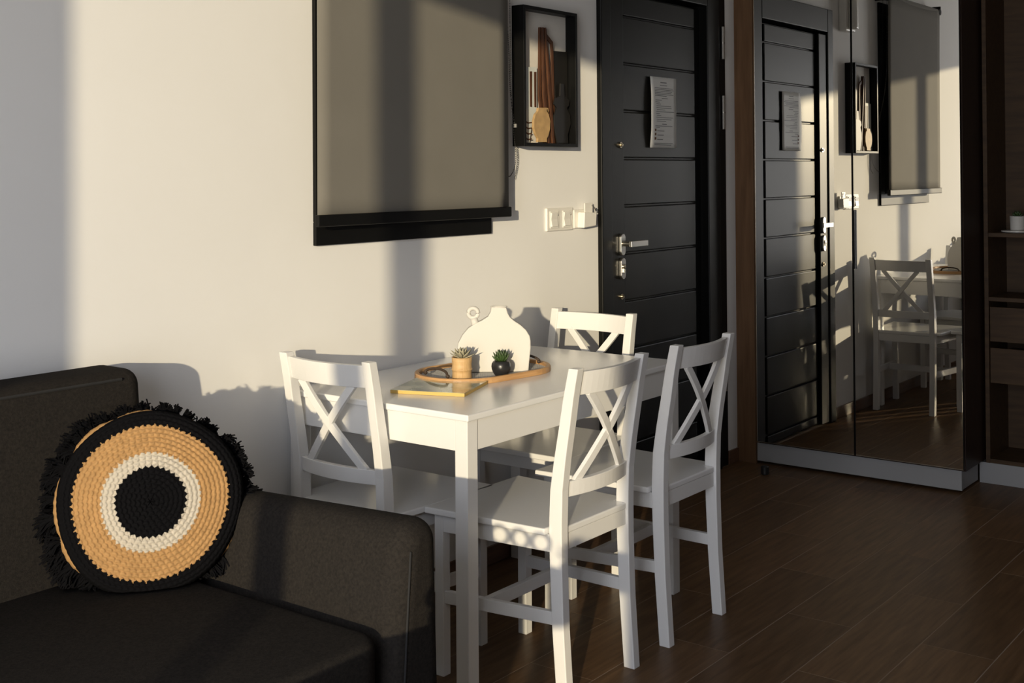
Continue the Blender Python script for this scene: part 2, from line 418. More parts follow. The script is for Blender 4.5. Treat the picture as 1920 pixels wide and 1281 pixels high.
# fan of ribs
for k in range(5):
    a0 = 3.664+.0088*k; m0 = 3.657+.019*k; b0 = 3.690+.0155*k
    ym = 2.642 - .007*(k % 2)
    cut('rib', [(a0, 1.901), (a0+.0075, 1.902), (m0+.0145, 1.648), (b0+.0125, 1.474), (b0, 1.474), (m0, 1.648)], ym, BART, .008)
cut('rib', [(3.71,1.881),(3.753,1.853),(3.757,1.742),(3.762,1.474),(3.75,1.474),(3.744,1.741),(3.739,1.844),(3.709,1.863)], 2.642, BART, .006)
cut('tall_bottle_cutout', [(3.766,1.822),(3.860,1.823),(3.862,1.654),(3.862,1.475),(3.775,1.475),(3.776,1.652)], 2.650, KART, .004)
cut('tall_vase_cutout', [(3.790,1.700),(3.815,1.700),(3.818,1.654),(3.852,1.637),(3.847,1.618),(3.831,1.609),(3.855,1.582),(3.859,1.55),(3.838,1.508),(3.841,1.476),(3.766,1.475),(3.754,1.511),(3.744,1.542),(3.745,1.578),(3.763,1.608),(3.744,1.621),(3.752,1.642),(3.785,1.652)], 2.634, KART, .006)
cut('jug_cutout', [(3.63,1.603),(3.686,1.605),(3.683,1.592),(3.697,1.581),(3.707,1.555),(3.705,1.528),(3.692,1.5),(3.683,1.491),(3.684,1.478),(3.623,1.477),(3.626,1.49),(3.609,1.508),(3.599,1.529),(3.6,1.556),(3.61,1.578),(3.627,1.59)], 2.626, JART, .010)
bm = bmesh.new()
tube(bm, [(fx0+t_+(x-3.5365)*.948, 2.631, z) for x, z in ((3.684, 1.600), (3.696, 1.603), (3.701, 1.592), (3.697, 1.580))], .003, 8)
link('jug_handle', bm, JART, fr, smooth=True)

# ------------------------------------------------------------------ switch, card holder, intercom
sw = empty('light_switch', (3.787, WY, 1.19), 'white double light switch plate on the wall left of the door', 'switch')
cbox('plate', (3.702, 3.872, WY-.010, WY, 1.146, 1.232), PLAST, sw, .003)
for a in (3.722, 3.806):
    cbox('rocker_surround', (a-.004, a+.052, WY-.013, WY-.010, 1.157, 1.221), PLAST, sw, .001)
    r_ = link('rocker', prism(bmesh.new(), [(WY-.012, 1.162), (WY-.019, 1.164), (WY-.0145, 1.190), (WY-.018, 1.214), (WY-.012, 1.216)], 'x', a, a+.040), PLAST, sw, bevel=.001)
    link('indicator', ycyl(bmesh.new(), a+.045, WY-.015, WY-.012, 1.205, .002, 10), STEEL, sw)
ch = empty('key_card_holder', (3.94, WY, 1.19), 'white key-card holder on the wall between switch and door', 'card holder')
cbox('plate', (3.880, 3.958, WY-.010, WY, 1.150, 1.222), PLAST, ch, .003)
link('pocket', prism(bmesh.new(), [(3.900, 1.152), (3.985, 1.158), (3.990, 1.208), (3.905, 1.212)], 'y', WY-.042, WY-.010), PLAST, ch, bevel=.003)
cbox('card', (3.925, 3.978, WY-.030, WY-.026, 1.205, 1.246), PLAST, ch, .001)
bm = bmesh.new(); tube(bm, [(3.965, WY-.033, 1.236), (3.982, WY-.036, 1.228), (3.990, WY-.036, 1.216), (3.984, WY-.034, 1.208)], .0022, 8)
tube(bm, [(3.985, WY-.036, 1.225), (3.998, WY-.040, 1.222)], .0022, 8)
link('key_ring', bm, STEEL, ch, smooth=True)
ic = empty('wall_intercom', (3.87, WY, 2.14), 'white intercom box high on the wall, seen only in the mirror', 'intercom')
cbox('body', (3.81, 3.93, WY-.045, WY, 2.14, 2.40), PLAST, ic, .008)
cbox('handset', (3.855, 3.90, WY-.085, WY-.045, 2.15, 2.38), PLAST, ic, .010)
cbox('screen', (3.822, 3.846, WY-.047, WY-.044, 2.27, 2.33), GREYP, ic, .001)

# ------------------------------------------------------------------ dining table
TX0, TX1, TY0, TY1, TZ = 2.410, 3.510, 1.985, 2.663, .75
tb = empty('dining_table', ((TX0+TX1)/2, (TY0+TY1)/2, 0), 'white rectangular wooden dining table with square legs against the wall', 'table')
cbox('tabletop', (TX0, TX1, TY0, TY1, .732, TZ), TOPP, tb, .004, seg=3)
L = .042; i_ = .009
for x in (TX0+i_, TX1-i_-L):
    for y in (TY0+i_, TY1-i_-L): cbox('leg', (x, x+L, y, y+L, 0, .732), PAINT, tb, .002)
az0 = .652
cbox('apron', (TX0+i_+.0005, TX0+i_+.02, TY0+i_+L, TY1-i_-L, az0, .732), PAINT, tb, .001)
cbox('apron', (TX1-i_-.02, TX1-i_-.0005, TY0+i_+L, TY1-i_-L, az0, .732), PAINT, tb, .001)
cbox('apron', (TX0+i_+L, TX1-i_-L, TY0+i_+.003, TY0+i_+.022, az0, .732), PAINT, tb, .001)
cbox('apron', (TX0+i_+L, TX1-i_-L, TY1-i_-.022, TY1-i_-.003, az0, .732), PAINT, tb, .001)

# ------------------------------------------------------------------ dining chairs
PZ = [0, .2, .357, .46, .555, .64, .722, .80, .869]
PB = [0, .012, .016, .016, .013, .002, -.012, -.024, -.038]   # rear face of the back post
PT = [.034, .036, .038, .040, .038, .035, .033, .031, .029]   # its depth
def interp(z, Z, V):
    for a, b, va, vb in zip(Z, Z[1:], V, V[1:]):
        if z <= b: return va + (vb-va)*(z-a)/(b-a)
    return V[-1]
def yc(x, z, bow=.026):
    return interp(z, PZ, PB) + .017 - bow*(1-(x/.145)**2)
def make_chair(label):
    t = empty('dining_chair', (0, 0, 0), label, 'chair', 'white cross-back chairs round the dining table')
    for s in (-1, 1):
        bm = bmesh.new(); xc = s*.16
        rings = []
        N = 22
        for k in range(N+1):
            z = .869*k/N; b = interp(z, PZ, PB); d = interp(z, PZ, PT)
            rings.append([(xc-.015, b, z), (xc+.015, b, z), (xc+.015, b+d, z), (xc-.015, b+d, z)])
        sweep(bm, rings)
        link('back_post', bm, PAINT, t, bevel=.0022)
        cbox('front_leg', (s*.1875-.015, s*.1875+.015, .390, .420, 0, .437), PAINT, t, .002)
    seat = [(-.144, .022), (.144, .022), (.144, .058), (.192, .058), (.214, .447), (-.214, .447), (-.192, .058), (-.144, .058)]
    link('seat', prism(bmesh.new(), seat, 'z', .437, .455), TOPP, t, bevel=.004, seg=3)
    def rail(name, z0, z1, bow, n=14, th=.018):
        bm = bmesh.new(); rings = []
        for k in range(n+1):
            x = -.146+.292*k/n
            ya, yb = yc(x, z0, bow), yc(x, z1, bow)
            rings.append([(x, ya-th/2, z0), (x, yb-th/2, z1), (x, yb+th/2, z1), (x, ya+th/2, z0)])
        sweep(bm, rings); return link(name, bm, PAINT, t, bevel=.0015)
    rail('top_rail', .797, .858, .026); rail('lower_back_rail', .531, .571, .022)
    for s in (-1, 1):
        bm = bmesh.new(); rings = []; n = 12
        for k in range(n+1):
            f = k/n; x = s*(.108*(1-f) - .100*f); x = s*(-.108 + .208*f); z = .565+.237*f
            bow = .022+.004*f; y = yc(x, z, bow)
            # cross-section perpendicular to the bar in the back's plane
            dx, dz = s*.208, .237; Ln = sqrt(dx*dx+dz*dz); nx, nz = -dz/Ln, dx/Ln; hw, th = .0115, .006
            o_ = .0005*s
            rings.append([(x+nx*hw, y-th+o_, z+nz*hw), (x-nx*hw, y-th+o_, z-nz*hw), (x-nx*hw, y+th+o_, z-nz*hw), (x+nx*hw, y+th+o_, z+nz*hw)])
        sweep(bm, rings); link('cross_bar', bm, PAINT, t, bevel=.001)
    # aprons
    cbox('apron', (-.172, .172, .397, .415, .392, .437), PAINT, t, .001)
    cbox('apron', (-.145, .145, .024, .042, .395, .437), PAINT, t, .001)
    for s in (-1, 1):
        bm = bmesh.new(); prism(bm, [(s*.158, .055), (s*.173, .055), (s*.200, .391), (s*.185, .391)], 'z', .392, .437)
        link('apron', bm, PAINT, t, bevel=.001)
        bm = bmesh.new()
        sweep(bm, [[(s*.163-.008, .042, .206), (s*.163+.008, .042, .206), (s*.163+.008, .042, .240), (s*.163-.008, .042, .240)],
                   [(s*.188-.008, .392, .197), (s*.188+.008, .392, .197), (s*.188+.008, .392, .231), (s*.188-.008, .392, .231)]])
        link('stretcher', bm, PAINT, t, bevel=.0015)
    link('stretcher', B(-.170, .170, .255, .273, .199, .233), PAINT, t, bevel=.0015)
    return t
chairA = make_chair('white dining chair nearest the camera, partly sunlit, at the long side')
def copy_thing(src, label):
    r = src.copy(); COL.objects.link(r); r['label'] = label
    for c in list(src.children):
        d = c.copy(); COL.objects.link(d); d.parent = r
    return r
chairB = copy_thing(chairA, 'white dining chair in full shade at the right, closest to the wardrobe')
chairC = copy_thing(chairA, 'white dining chair behind the sofa arm, at the near end')
chairD = copy_thing(chairA, 'white sunlit dining chair at the far end, before the black door')
chairA.location = (2.734, 1.785, 0)
chairB.location = (3.242, 1.783, 0)
chairC.location = (2.370, 2.430, 0); chairC.rotation_euler = (0, 0, -pi/2)
chairD.location = (3.648, 2.436, 0); chairD.rotation_euler = (0, 0, pi/2)

# ------------------------------------------------------------------ wardrobe with mirror doors
WX = 5.22
wr = empty('mirror_wardrobe', (5.4, 2.1, 0), 'tall wardrobe with two mirror doors in an oak carcass', 'wardrobe')
WT = 2.60
link('filler_panel', B(5.238, 5.256, 2.574, WY-.001, 0, WT), OAK, wr, bevel=.001)
link('side_panel', B(5.242, 5.84, 2.556, 2.573, .098, WT), OAK, wr, bevel=.001)
link('side_panel', B(5.240, 5.84, 1.612, 1.630, .098, WT), DOAK, wr, bevel=.001)['label'] = 'dark brown outer side panel'
link('top_panel', B(5.242, 5.84, 1.631, 2.555, WT-.02, WT), DOAK, wr)
link('bottom_panel', B(5.242, 5.84, 1.631, 2.555, .098, .115), DOAK, wr)
link('back_panel', B(5.825, 5.84, 1.631, 2.555, .116, WT-.021), DOAK, wr)
bm = bmesh.new(); box(bm, 5.250, 5.268, 1.633, 2.572, .012, .097); box(bm, 5.268, 5.484, 1.636, 1.650, .012, .097)
link('plinth', bm, PLINTH, wr, bevel=.001)
def mdoor(ya, yb, rz, hinge):
    z0, z1 = .107, WT-.004
    piv = (WX, hinge, 0)
    d = empty('door', (0, 0, 0)); d.parent = wr; d.location = Vector(piv) - wloc(wr)
    bm = B(WX+.004, WX+.018, ya, yb, z0, z1); o1 = link('door_board', bm, DOAK, d)
    bm = B(WX, WX+.004, ya+.0025, yb-.0025, z0+.0025, z1-.0025); o2 = link('mirror', bm, MIRROR, d)
    bm = bmesh.new(); e_ = .0025
    box(bm, WX-.001, WX+.005, ya+e_, yb-e_, z0, z0+e_)
    if yb > 2.3: box(bm, WX-.001, WX+.005, yb-e_, yb, z0, z1)
    link('edge_trim', bm, ALU, d)
    bm = box(bmesh.new(), WX-.0005, WX+.005, ya, ya+e_, z0, z1)
    if yb < 2.3: box(bm, WX-.0005, WX+.005, yb-e_, yb, z0, z1)
    link('seam_edge', bm, BLACKM, d)
    d.rotation_euler = (0, 0, rz)
    return d
d1 = mdoor(2.0885, 2.558, .0016, 2.558)
d2 = mdoor(1.614, 2.0845, -.0009, 1.614)
link('door_handle', B(WX-.014, WX-.0015, 2.0735, 2.0835, .930, 1.190), BLACKM, wr, bevel=.002)

# ------------------------------------------------------------------ open cabinet on the right
oc = empty('open_cabinet', (5.65, 1.15, 0), 'dark oak open cabinet with shelves and two drawers at the right edge', 'cabinet')
cy0, cy1, cx0, cx1 = .72, 1.603, 5.49, 5.84
link('side_panel', B(cx0, cx1, 1.585, cy1, .09, WT), OAKH, oc, bevel=.001)
link('side_panel', B(cx0, cx1, cy0, cy0+.018, .09, WT), OAKH, oc, bevel=.001)
link('back_panel', B(5.772, 5.79, cy0+.018, 1.585, .109, WT-.02), OAKH, oc)
link('top_panel', B(cx0, cx1, cy0+.018, 1.585, WT-.018, WT), OAKH, oc)
link('bottom_shelf', B(cx0+.001, cx1, cy0+.018, 1.585, .091, .109), OAKH, oc, bevel=.001)
for z in (.793, 1.072): link('shelf', B(cx0+.003, 5.772, cy0+.018, 1.585, z, z+.018), OAKH, oc, bevel=.001)
for z0, z1 in ((.618, .768), (.438, .590)):
    d = link('drawer', B(cx0+.006, cx0+.024, cy0+.021, 1.582, z0, z1), OAKH, oc, bevel=.001)
    link('drawer_box', B(cx0+.024, 5.768, cy0+.04, 1.565, z0+.01, z1-.03), DOAK, d)
link('plinth', B(cx0+.004, cx0+.020, cy0, 1.632, .0, .090), PLINTH, oc, bevel=.001)
# things on its shelf
pl = lathe(bmesh.new(), [(.062, 0), (.068, .003), (.068, .007), (.060, .008)], (5.60, 1.490, 1.090), 40)
tag(link('saucer', pl, PLAST, smooth=False, base=(5.60, 1.49, 1.09)), 'white round saucer under the plant on the cabinet shelf', 'saucer')
pt = empty('shelf_succulent', (5.60, 1.490, 1.098), 'small succulent in a white pot on the cabinet shelf', 'plant')
link('pot', lathe(bmesh.new(), [(.026, 0), (.030, .004), (.032, .062), (.028, .062), (.027, .052)], (5.60, 1.490, 1.0985), 32), CERAM, pt, smooth=False)
def succ_leaf(bm, c, az, el, L_, wd_, th=.35):
    d = Vector((cos(az)*cos(el), sin(az)*cos(el), sin(el))); s_ = Vector((-sin(az), cos(az), 0)); u_ = s_.cross(d)
    rings = []
    for f, r_ in ((0, .45), (.3, .9), (.6, 1.0), (.85, .6), (1, .08)):
        p = Vector(c) + d*L_*f + Vector((0, 0, 1))*(L_*.12*f*f)
        rings.append([p + s_*wd_*r_*cos(2*pi*k/6) + u_*wd_*r_*th*sin(2*pi*k/6) for k in range(6)])
    sweep(bm, rings)
rr = random.Random(5)
for k in range(16):
    bm = bmesh.new(); succ_leaf(bm, (5.60, 1.490, 1.152), k*2.4, .5+.9*(k/16), .030, .007, .6); link('leaf', bm, SUCG, pt, smooth=True)

# ------------------------------------------------------------------ door stop
tag(link('door_stop', lathe(bmesh.new(), [(.017, 0), (.019, .004), (.018, .034), (.014, .038)], (5.075, 2.450, .0), 24), POTB, base=(5.075, 2.45, 0)), 'small black cylinder door stop on floor before the white plinth', 'door stop')

# ------------------------------------------------------------------ sofa
sf = empty('sofa', (.8, 2.15, 0), 'charcoal grey fabric sofa with square arm against the wall', 'sofa')
def soft(name, dims, parent, r=.03, seg=6, m=FABRIC, fn=None):
    bm = B(*dims)
    bmesh.ops.recalc_face_normals(bm, faces=bm.faces)
    bmesh.ops.bevel(bm, geom=list(bm.edges), offset=r, offset_type='OFFSET', segments=seg, profile=.5, affect='EDGES', clamp_overlap=True)
    if fn:
        for v in bm.verts: v.co = fn(v.co)
    o = link(name, bm, m, parent, smooth=True)
    md = o.modifiers.new('wn', 'WEIGHTED_NORMAL'); md.keep_sharp = False; md.weight = 100
    return o
SX0, SXI, SXO = -.40, 1.795, 1.936
# base
soft('base', (SX0+.15, SXI, 1.70, 2.60, .06, .285), sf, .01)
# arms
def arm_fn(v):
    v = v.copy(); t = max(0, v.z-.10)
    if v.x < (SXI+SXO)/2: v.x += (v.z-.46)*.17
    if v.z > .5: v.z -= .040*(v.y-1.66)/.95
    v.y += .012*(v.z/.6)**2 if v.y < 1.8 else 0
    return v
soft('arm', (SXI-.006, SXO, 1.650, 2.61, .06, .660), sf, .050, 8, fn=arm_fn)
soft('arm', (SX0, SX0+.155, 1.662, 2.61, .06, .652), sf, .042, 6)
def back_fn(v):
    v = v.copy()
    if v.y < 2.5: v.y += .06*(v.z-.30)/.6
    return v
soft('backrest', (SX0+.155, SXI+.006, 2.43, 2.645, .28, .906), sf, .038, 8, fn=back_fn)
bm = bmesh.new(); tube(bm, [(SX0+.20, 2.4905, .886), (1.74, 2.4905, .886)], .0035, 6); link('piping', bm, PIPING, sf)
# seat cushion with rounded front corners
def seat_outline(x0, x1, y0, y1, r, n=10):
    P = []
    for cx_, cy_, a0 in ((x0+r, y0+r, pi), (x1-r, y0+r, 1.5*pi)):
        for k in range(n+1): P.append((cx_+r*cos(a0+k*pi/2/n), cy_+r*sin(a0+k*pi/2/n)))
    P += [(x1, y1), (x0, y1)]
    return P
o = link('seat_cushion', prism(bmesh.new(), seat_outline(SX0+.165, SXI-.034, 1.652, 2.47, .07), 'z', .29, .462), FABRIC, sf, smooth=True)
md = o.modifiers.new('bevel', 'BEVEL'); md.width = .022; md.segments = 5; md.limit_method = 'ANGLE'; md.angle_limit = radians(60)
for x in (SX0+.03, SXO-.08):
    for y in (1.70, 2.54): link('foot', lathe(bmesh.new(), [(.016, 0), (.022, .062)], (x+.025, y, 0), 16), POTB, sf)
bm = bmesh.new()
tube(bm, [(SXI-.006, 1.6515, .12), (SXI+.008, 1.6545, .30), (SXI+.026, 1.660, .46), (SXI+.044, 1.6655, .605)], .0022, 6)
link('piping', bm, PIPING, sf)

# ------------------------------------------------------------------ round crochet cushion
PC = Vector((1.681, 2.300, .640)); PR = .200
az = math.atan2(-2.225, -1.640); tl = radians(15)
pn = Vector((cos(az)*cos(tl), sin(az)*cos(tl), sin(tl)))
pu = Vector((-sin(az), cos(az), 0)); pv = pn.cross(pu)
if pv.z < 0: pv = -pv; pu = -pu
cu = empty('round_cushion', PC, 'round crocheted cushion with black, tan and white rings on the sofa', 'cushion')
NR = 19; RH = PR/NR; SUBR = 5
def ring_mat(row, wob):
    # row index from the centre: 0 = black, 1 = tan, 2 = white
    if row < 6: return 0
    if row < 9: return 2
    if row < 14: return 1
    return 0
def NS(row): return max(6, int(round(4.7*(row+.6))))
def crochet(name, center, normal_sign, R, rows, colour, dome, cols, parent):
    nseg = 504; nrad = rows*SUBR
    verts = []; faces = []; mats = []
    h_ = R/rows
    for i in range(nrad+1):
        r = R*i/nrad if i else .0005
        row = min(int(i/SUBR), rows-1); f = (i % SUBR)/SUBR if i < nrad else 1
        ns = NS(row)
        for j in range(nseg):
            a = 2*pi*j/nseg
            ph = (a*ns/(2*pi) + .5*(row % 2) + .17*row) % 1
            st = abs(sin(pi*ph))**.55
            rw = abs(sin(pi*max(f, .001)))**.6
            bumpy = .0058*rw*(.25+.75*st)
            d_ = dome*(1-(r/R)**2.6)
            if r > R*.93: d_ -= .018*((r/R-.93)/.07)**2
            rr_ = r + .0026*(2*abs(ph-.5)-.5)*(1 if 0 < i < nrad else 0)
            warp = 1 + .012*sin(3*a+1) + .008*sin(5*a)
            p = center + pu*rr_*warp*cos(a) + pv*rr_*warp*sin(a) + pn*normal_sign*(d_+bumpy)
            if p.z < .467: p.z = .467 - (.467-p.z)*.04
            verts.append(p)
    for i in range(nrad):
        for j in range(nseg):
            a = i*nseg+j; b = i*nseg+(j+1) % nseg; c = (i+1)*nseg+(j+1) % nseg; d = (i+1)*nseg+j
            faces.append((a, b, c, d))
            row = i//SUBR; f = (i % SUBR)/SUBR
            ang = 2*pi*(j+.5)/nseg
            nr = NS(row)
            ph = (ang*nr/(2*pi) + .5*(row % 2) + .17*row) % 1
            tri = 1-2*abs(ph-.5)     # 1 at the stitch's middle
            k = colour(row)
            # spikes: the next row's colour starts between the stitches
            if colour(row) != colour(max(row-1, 0)) and f < .85*tri: k = colour(row-1)
            mats.append(k)
    off = wloc(parent)
    me = bpy.data.meshes.new(name); me.from_pydata([v-off for v in verts], [], faces); me.update()
    for m in cols: me.materials.append(m)
    me.polygons.foreach_set('material_index', mats); me.polygons.foreach_set('use_smooth', [True]*len(faces))
    o = bpy.data.objects.new(name, me); COL.objects.link(o); o.parent = parent
    return o
def front_col(r):
    if r < 7: return 0
    if r < 10: return 2
    if r < 16: return 1
    return 0
crochet('front_cover', PC + pn*.018, 1, PR, 20, front_col, .030, [YBLK, YTAN, YWHT], cu)
# tan back cover that peeks out around the rim
bm = bmesh.new(); nseg = 180; rings = []
def bumpa(a, c, w_): 
    d = (a-radians(c)+pi) % (2*pi)-pi
    return max(0, 1-(d/radians(w_))**2)**.6
for r_, d_ in ((PR*.90, .010), (PR*.96, .002), (PR*.985, -.012), (PR*.985, -.024), (PR*.95, -.040), (PR*.88, -.052), (PR*.5, -.062), (.01, -.064)):
    ring = []
    for j in range(nseg):
        a = 2*pi*j/nseg; k_ = 1 if r_ > PR*.93 else 0
        bulge = 1 + k_*(.062*bumpa(a, 130, 17) + .040*bumpa(a, 100, 15) + .040*bumpa(a, 175, 24) + .045*bumpa(a, 212, 14) + .030*bumpa(a, 330, 12) + .018*bumpa(a, 20, 16) + .004*sin(60*a))
        q_ = PC + (pu*cos(a)+pv*sin(a))*r_*bulge + pn*(d_ + .0015*sin(70*a)); q_.z = max(q_.z, .467); ring.append(q_)
    rings.append(ring)
sweep(bm, rings)
link('back_cover', bm, YTAN, cu, smooth=True)
# black fringe
bm = bmesh.new(); rf = random.Random(11)
def rad_len(a):
    a = math.degrees(a) % 360
    T = ((0, .036), (20, .030), (45, .012), (90, .014), (110, .020), (125, .034), (145, .036), (165, .034), (185, .042), (215, .044), (240, .030), (262, .012), (300, .012), (320, .034), (345, .030), (360, .036))
    return interp(a, [t[0] for t in T], [t[1] for t in T])
for k in range(190):
    a = rf.uniform(0, 2*pi); L0 = rad_len(a)*rf.uniform(.8, 1.15)
    rad_ = pu*cos(a)+pv*sin(a)
    base = PC + rad_*PR*rf.uniform(.93, 1.0) + pn*rf.uniform(-.042, -.016)
    main = (rad_ - pn*.2 + Vector((rf.uniform(-.25, .25), rf.uniform(-.25, .25), rf.uniform(-.45, .1)))).normalized()
    for q in range(30):
        j1 = Vector((rf.gauss(0, .22), rf.gauss(0, .22), rf.gauss(0, .22))); Lf = L0*rf.uniform(.7, 1.1)
        p0 = base + Vector((rf.gauss(0, .003), rf.gauss(0, .003), rf.gauss(0, .003)))
        p1 = p0 + (main+j1).normalized()*(Lf*.55+.008); p2 = p1 + (main + j1*2 + Vector((0, 0, -.5))).normalized()*Lf*.55
        for p in (p0, p1, p2):
            if p.z < .468: p.z = .468 + rf.uniform(0, .004)
        dd = (p2-p0).normalized(); s1 = dd.cross(pn).normalized()*.0021; s2 = dd.cross(s1).normalized()*.0021
        sweep(bm, [[c_ + s1, c_ - s1*.5 + s2*.87, c_ - s1*.5 - s2*.87] for c_ in (p0, p1, p2)])
link('fringe', bm, YBLK, cu)['kind'] = 'stuff'

# ------------------------------------------------------------------ tray on the table
TC = Vector((2.943, 2.359, TZ)); ta = radians(-8)
ex = Vector((cos(ta), sin(ta), 0)); ey = Vector((-sin(ta), cos(ta), 0))
tr = empty('oval_tray', TC, 'oval wooden tray with woven base and dark handles on the table', 'tray')
def stadium(L_, W_, n=20):
    r = W_/2; h_ = L_/2-r; P = []
    for k in range(n+1):
        a = -pi/2+pi*k/n; P.append((h_+r*cos(a), r*sin(a)))
    for k in range(n+1):
        a = pi/2+pi*k/n; P.append((-h_+r*cos(a), r*sin(a)))
    return P
def tp(p, z): return TC + ex*p[0] + ey*p[1] + Vector((0, 0, z))
TLn, TWd = .464, .298
bm = bmesh.new(); n = 42
prof = [(0, .0005), (0, .014), (.002, .017), (.012, .017), (.014, .014), (.014, .0005)]
loops = [[bm.verts.new(tp(p, z)) for p in stadium(TLn-2*d, TWd-2*d)] for d, z in prof]
m_ = len(loops[0])
for a, b in zip(loops, loops[1:]+[loops[0]]):
    for i in range(m_): bm.faces.new((a[i], a[(i+1) % m_], b[(i+1) % m_], b[i]))
link('rim', bm, TRAYW, tr, smooth=False, bevel=0)
bm = bmesh.new(); P = stadium(TLn-.026, TWd-.026)
A_ = [bm.verts.new(tp(p, .0008)) for p in P]; Bv = [bm.verts.new(tp(p, .0045)) for p in P]
bm.faces.new(A_[::-1]); bm.faces.new(Bv)
for i in range(len(P)): bm.faces.new((A_[i], A_[(i+1) % len(P)], Bv[(i+1) % len(P)], Bv[i]))
link('base_board', bm, CANEB, tr)
# woven strips clipped to the oval
bm = bmesh.new()
def inside_half(x, L_, W_):
    r = W_/2; h_ = L_/2-r
    ax = abs(x)
    if ax <= h_: return r
    q = r*r-(ax-h_)**2
    return sqrt(q) if q > 0 else 0
k = -.21
while k < .21:
    hy = inside_half(k, TLn-.03, TWd-.03)
    if hy > .01:
        vs = [bm.verts.new(tp(p, z)) for z in (.0045, .0058) for p in ((k-.0022, -hy), (k+.0022, -hy), (k+.0022, hy), (k-.0022, hy))]
        for f in ((4, 5, 6, 7), (0, 1, 5, 4), (1, 2, 6, 5), (2, 3, 7, 6), (3, 0, 4, 7)): bm.faces.new([vs[i] for i in f])
    k += .0095
k = -.118
while k < .12:
    r = (TWd-.03)/2; hx = (TLn-.03)/2 - r + sqrt(max(0, r*r-k*k))
    if r > abs(k):
        vs = [bm.verts.new(tp(p, z)) for z in (.0050, .0063) for p in ((-hx, k-.0022), (hx, k-.0022), (hx, k+.0022), (-hx, k+.0022))]
        for f in ((4, 5, 6, 7), (0, 1, 5, 4), (1, 2, 6, 5), (2, 3, 7, 6), (3, 0, 4, 7)): bm.faces.new([vs[i] for i in f])
    k += .0095
link('woven_cane', bm, CANE, tr)['kind'] = 'stuff'
for s in (-1, 1):
    bm = bmesh.new(); pts = []
    for k in range(15):
        a = pi*k/14; pts.append(tp((s*(TLn/2-.036-.010*sin(a)), .050*cos(a)), .019+.017*sin(a)**.8))
    tube(bm, pts, .0040, 8)
    for q in (-1, 1):
        bmesh.ops.create_icosphere(bm, subdivisions=2, radius=.0062, matrix=Matrix.Translation(tp((s*(TLn/2-.040), q*.050), .0195)))
        tube(bm, [tp((s*(TLn/2-.040), q*.050), .019), tp((s*(TLn/2-.038), q*.064), .019)], [.003, .0012], 6)
    link('handle', bm, IRON, tr, smooth=True)

# vase: flat flask with a ring handle
VO = Vector((2.872, 2.407, TZ+.0068)); vu = Vector((.643, -.766, 0)); vn = Vector((.766, .643, 0))
va = empty('flask_vase', VO + vu*.11 + vn*.016, 'white flat flask-shaped ceramic vase with ring handle on the tray', 'vase')
outl = [(a_, b_*1.045) for a_, b_ in [(.006, 0), (.219, 0), (.222, .03), (.2265, .068), (.2265, .090), (.224, .104), (.213, .122), (.196, .137), (.176, .150), (.164, .160), (.157, .172), (.153, .188), (.107, .191), (.104, .176), (.096, .163), (.078, .152), (.057, .143), (.036, .130), (.018, .110), (.004, .085), (.001, .060), (.003, .03)]]
bm = bmesh.new()
th = .030
A_ = [bm.verts.new(VO + vu*u + Vector((0, 0, z))) for u, z in outl]; Bv = [bm.verts.new(VO + vu*u + vn*th + Vector((0, 0, z))) for u, z in outl]
bm.faces.new(A_); bm.faces.new(Bv[::-1])
for i in range(len(outl)): bm.faces.new((A_[i], A_[(i+1) % len(outl)], Bv[(i+1) % len(outl)], Bv[i]))
link('body', bm, CERAM, va, bevel=.0035, seg=3)
bm = bmesh.new()
# lip around the neck's mouth
cc = VO + vu*.130 + vn*th/2 + Vector((0, 0, .1985)); pts = [cc + vu*.024*cos(2*pi*k/24) + vn*.0125*sin(2*pi*k/24) for k in range(24)]
ring = pts + [pts[0], pts[1]]
tube(bm, ring, .0022, 8); link('lip', bm, CERAM, va, smooth=True)
bm = bmesh.new(); ccr = VO + vu*.051 + vn*.015 + Vector((0, 0, .180))
for k in range(28): pass
pts = [ccr + vu*.0148*cos(2*pi*k/28) + Vector((0, 0, 1))*.0148*sin(2*pi*k/28) for k in range(29)]
tube(bm, pts + [pts[1]], .0068, 12)
tube(bm, [ccr + vu*.002 + Vector((0, 0, -.014)), ccr + vu*.007 + Vector((0, 0, -.040))], [.0105, .0130], 14)
link('ring_handle', bm, CERAM, va, smooth=True)

# bamboo pot with agave
def P_tray(x, y): return Vector((x, y, TZ+.0068))
bp = P_tray(2.789, 2.318)
bpt = empty('bamboo_pot_plant', bp, 'grey-green spiky succulent in a pale bamboo pot on the tray', 'plant')
rp = .0305
prof = [(rp*.92, 0), (rp*.97, .004), (rp*.93, .020), (rp*.96, .028), (rp*1.03, .0295), (rp*1.03, .0315), (rp*.97, .033), (rp*.94, .046), (rp*.98, .055), (rp*.99, .0665), (rp*.90, .0665), (rp*.86, .056)]
link('pot', lathe(bmesh.new(), prof, bp, 40), BAMBOO, bpt, smooth=True)
link('soil', lathe(bmesh.new(), [(rp*.88, .054), (rp*.88, .058)], bp, 24), SOIL, bpt)
ri = random.Random(2)
for k in range(22):
    f = k/22; bm = bmesh.new()
    succ_leaf(bm, bp+Vector((0, 0, .060)), k*2.399+.3, radians(16+58*f)+ri.uniform(-.08, .08), .044-.014*f, .0070, .32)
    link('leaf', bm, AGAVE, bpt, smooth=True)
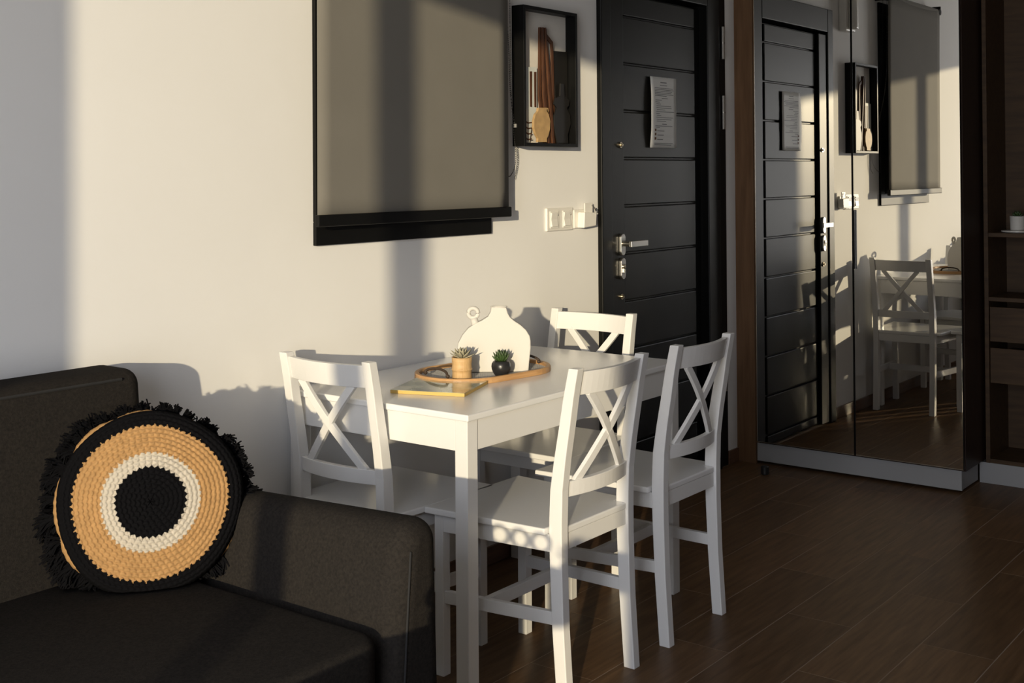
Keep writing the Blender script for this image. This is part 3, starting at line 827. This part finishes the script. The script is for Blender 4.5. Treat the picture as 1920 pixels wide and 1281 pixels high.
# black pot with jade succulent
kp = P_tray(2.901, 2.258)
kpt = empty('black_pot_plant', kp, 'dark green succulent in a round black pot on the tray', 'plant')
prof = [(.014, 0), (.017, .001), (.024, .010), (.0285, .021), (.0298, .030), (.0285, .038), (.0245, .0445), (.0215, .0465), (.0195, .0455), (.0195, .040)]
link('pot', lathe(bmesh.new(), prof, kp, 40), POTB, kpt, smooth=True)
link('soil', lathe(bmesh.new(), [(.019, .040), (.019, .043)], kp, 24), SOIL, kpt)
for k in range(34):
    f = k/34; bm = bmesh.new()
    succ_leaf(bm, kp+Vector((.007*cos(k*2.4), .007*sin(k*2.4), .043)), k*2.399, radians(38+46*f)+ri.uniform(-.1, .1), .024+.011*f+ri.uniform(-.003, .003), .0046, .75)
    link('leaf', bm, SUCG, kpt, smooth=True)

# magazine
mg = empty('magazine', (2.66, 2.30, TZ), 'glossy grey-green magazine with yellow edges beside the tray', 'magazine')
q0 = Vector((2.524, 2.360, 0)); a1 = Vector((.0775, -.2065, 0)); b1 = Vector((.196, .0745, 0))
def slab(z0, z1, ins):
    bm = bmesh.new(); u_ = a1.normalized()*ins; v_ = b1.normalized()*ins
    c = [q0+u_+v_, q0+a1-u_+v_, q0+a1+b1-u_-v_, q0+b1+u_-v_]
    lo = [bm.verts.new(p+Vector((0, 0, z0))) for p in c]; hi = [bm.verts.new(p+Vector((0, 0, z1))) for p in c]
    bm.faces.new(lo[::-1]); bm.faces.new(hi)
    for i in range(4): bm.faces.new((lo[i], lo[(i+1) % 4], hi[(i+1) % 4], hi[i]))
    return bm
link('pages', slab(TZ+.0006, TZ+.0098, .0005), YELLOW, mg)
link('cover', slab(TZ+.0098, TZ+.0108, 0), MAGC, mg)

# ------------------------------------------------------------------ coffee table before the sofa (its shadow falls across the chairs)
ct = empty('coffee_table', (.70, .96, 0), 'low dark coffee table in front of the sofa, below the frame', 'table')
cbox('tabletop', (.20, 1.19, .60, 1.30, .50, .54), DOAK, ct, .003)
for x in (.23, 1.12):
    for y in (.63, 1.23): cbox('leg', (x, x+.04, y, y+.04, 0, .50), DOAK, ct, .002)
kr = empty('ring_ornament', (1.1, 1.17, .54), 'wooden ornament of three linked rings on the coffee table', 'ornament')
for k in range(3):
    c_ = Vector((1.10, 1.205-.066*k, .606)); pts = []
    dd = Vector((-SUN_DIR.y, SUN_DIR.x, 0)).normalized()
    if k % 2: dd = (dd*.8 + Vector((SUN_DIR.x, SUN_DIR.y, 0))*.4).normalized()
    for j in range(29): pts.append(c_ + dd*.025*cos(2*pi*j/28) + Vector((0, 0, 1))*.025*sin(2*pi*j/28))
    bm = bmesh.new(); tube(bm, pts, .0058, 10); link('ring', bm, BAMBOO, kr, smooth=True)
bm = B(1.080, 1.120, 1.04, 1.24, .5405, .548); box(bm, 1.094, 1.106, 1.05, 1.23, .548, .578); link('stand', bm, DOAK, kr)
cp = empty('table_succulent', (1.08, .965, .54), 'small leafy plant in a bowl on the coffee table', 'plant')
link('pot', lathe(bmesh.new(), [(.020, .0005), (.032, .010), (.034, .028), (.028, .030), (.026, .024)], (1.08, .965, .54), 24), CERAM, cp)
for k in range(18):
    bm = bmesh.new(); succ_leaf(bm, (1.08, .965, .562), k*2.4, .5+.95*(k/18), .060, .008, .35); link('leaf', bm, SUCG, cp, smooth=True)
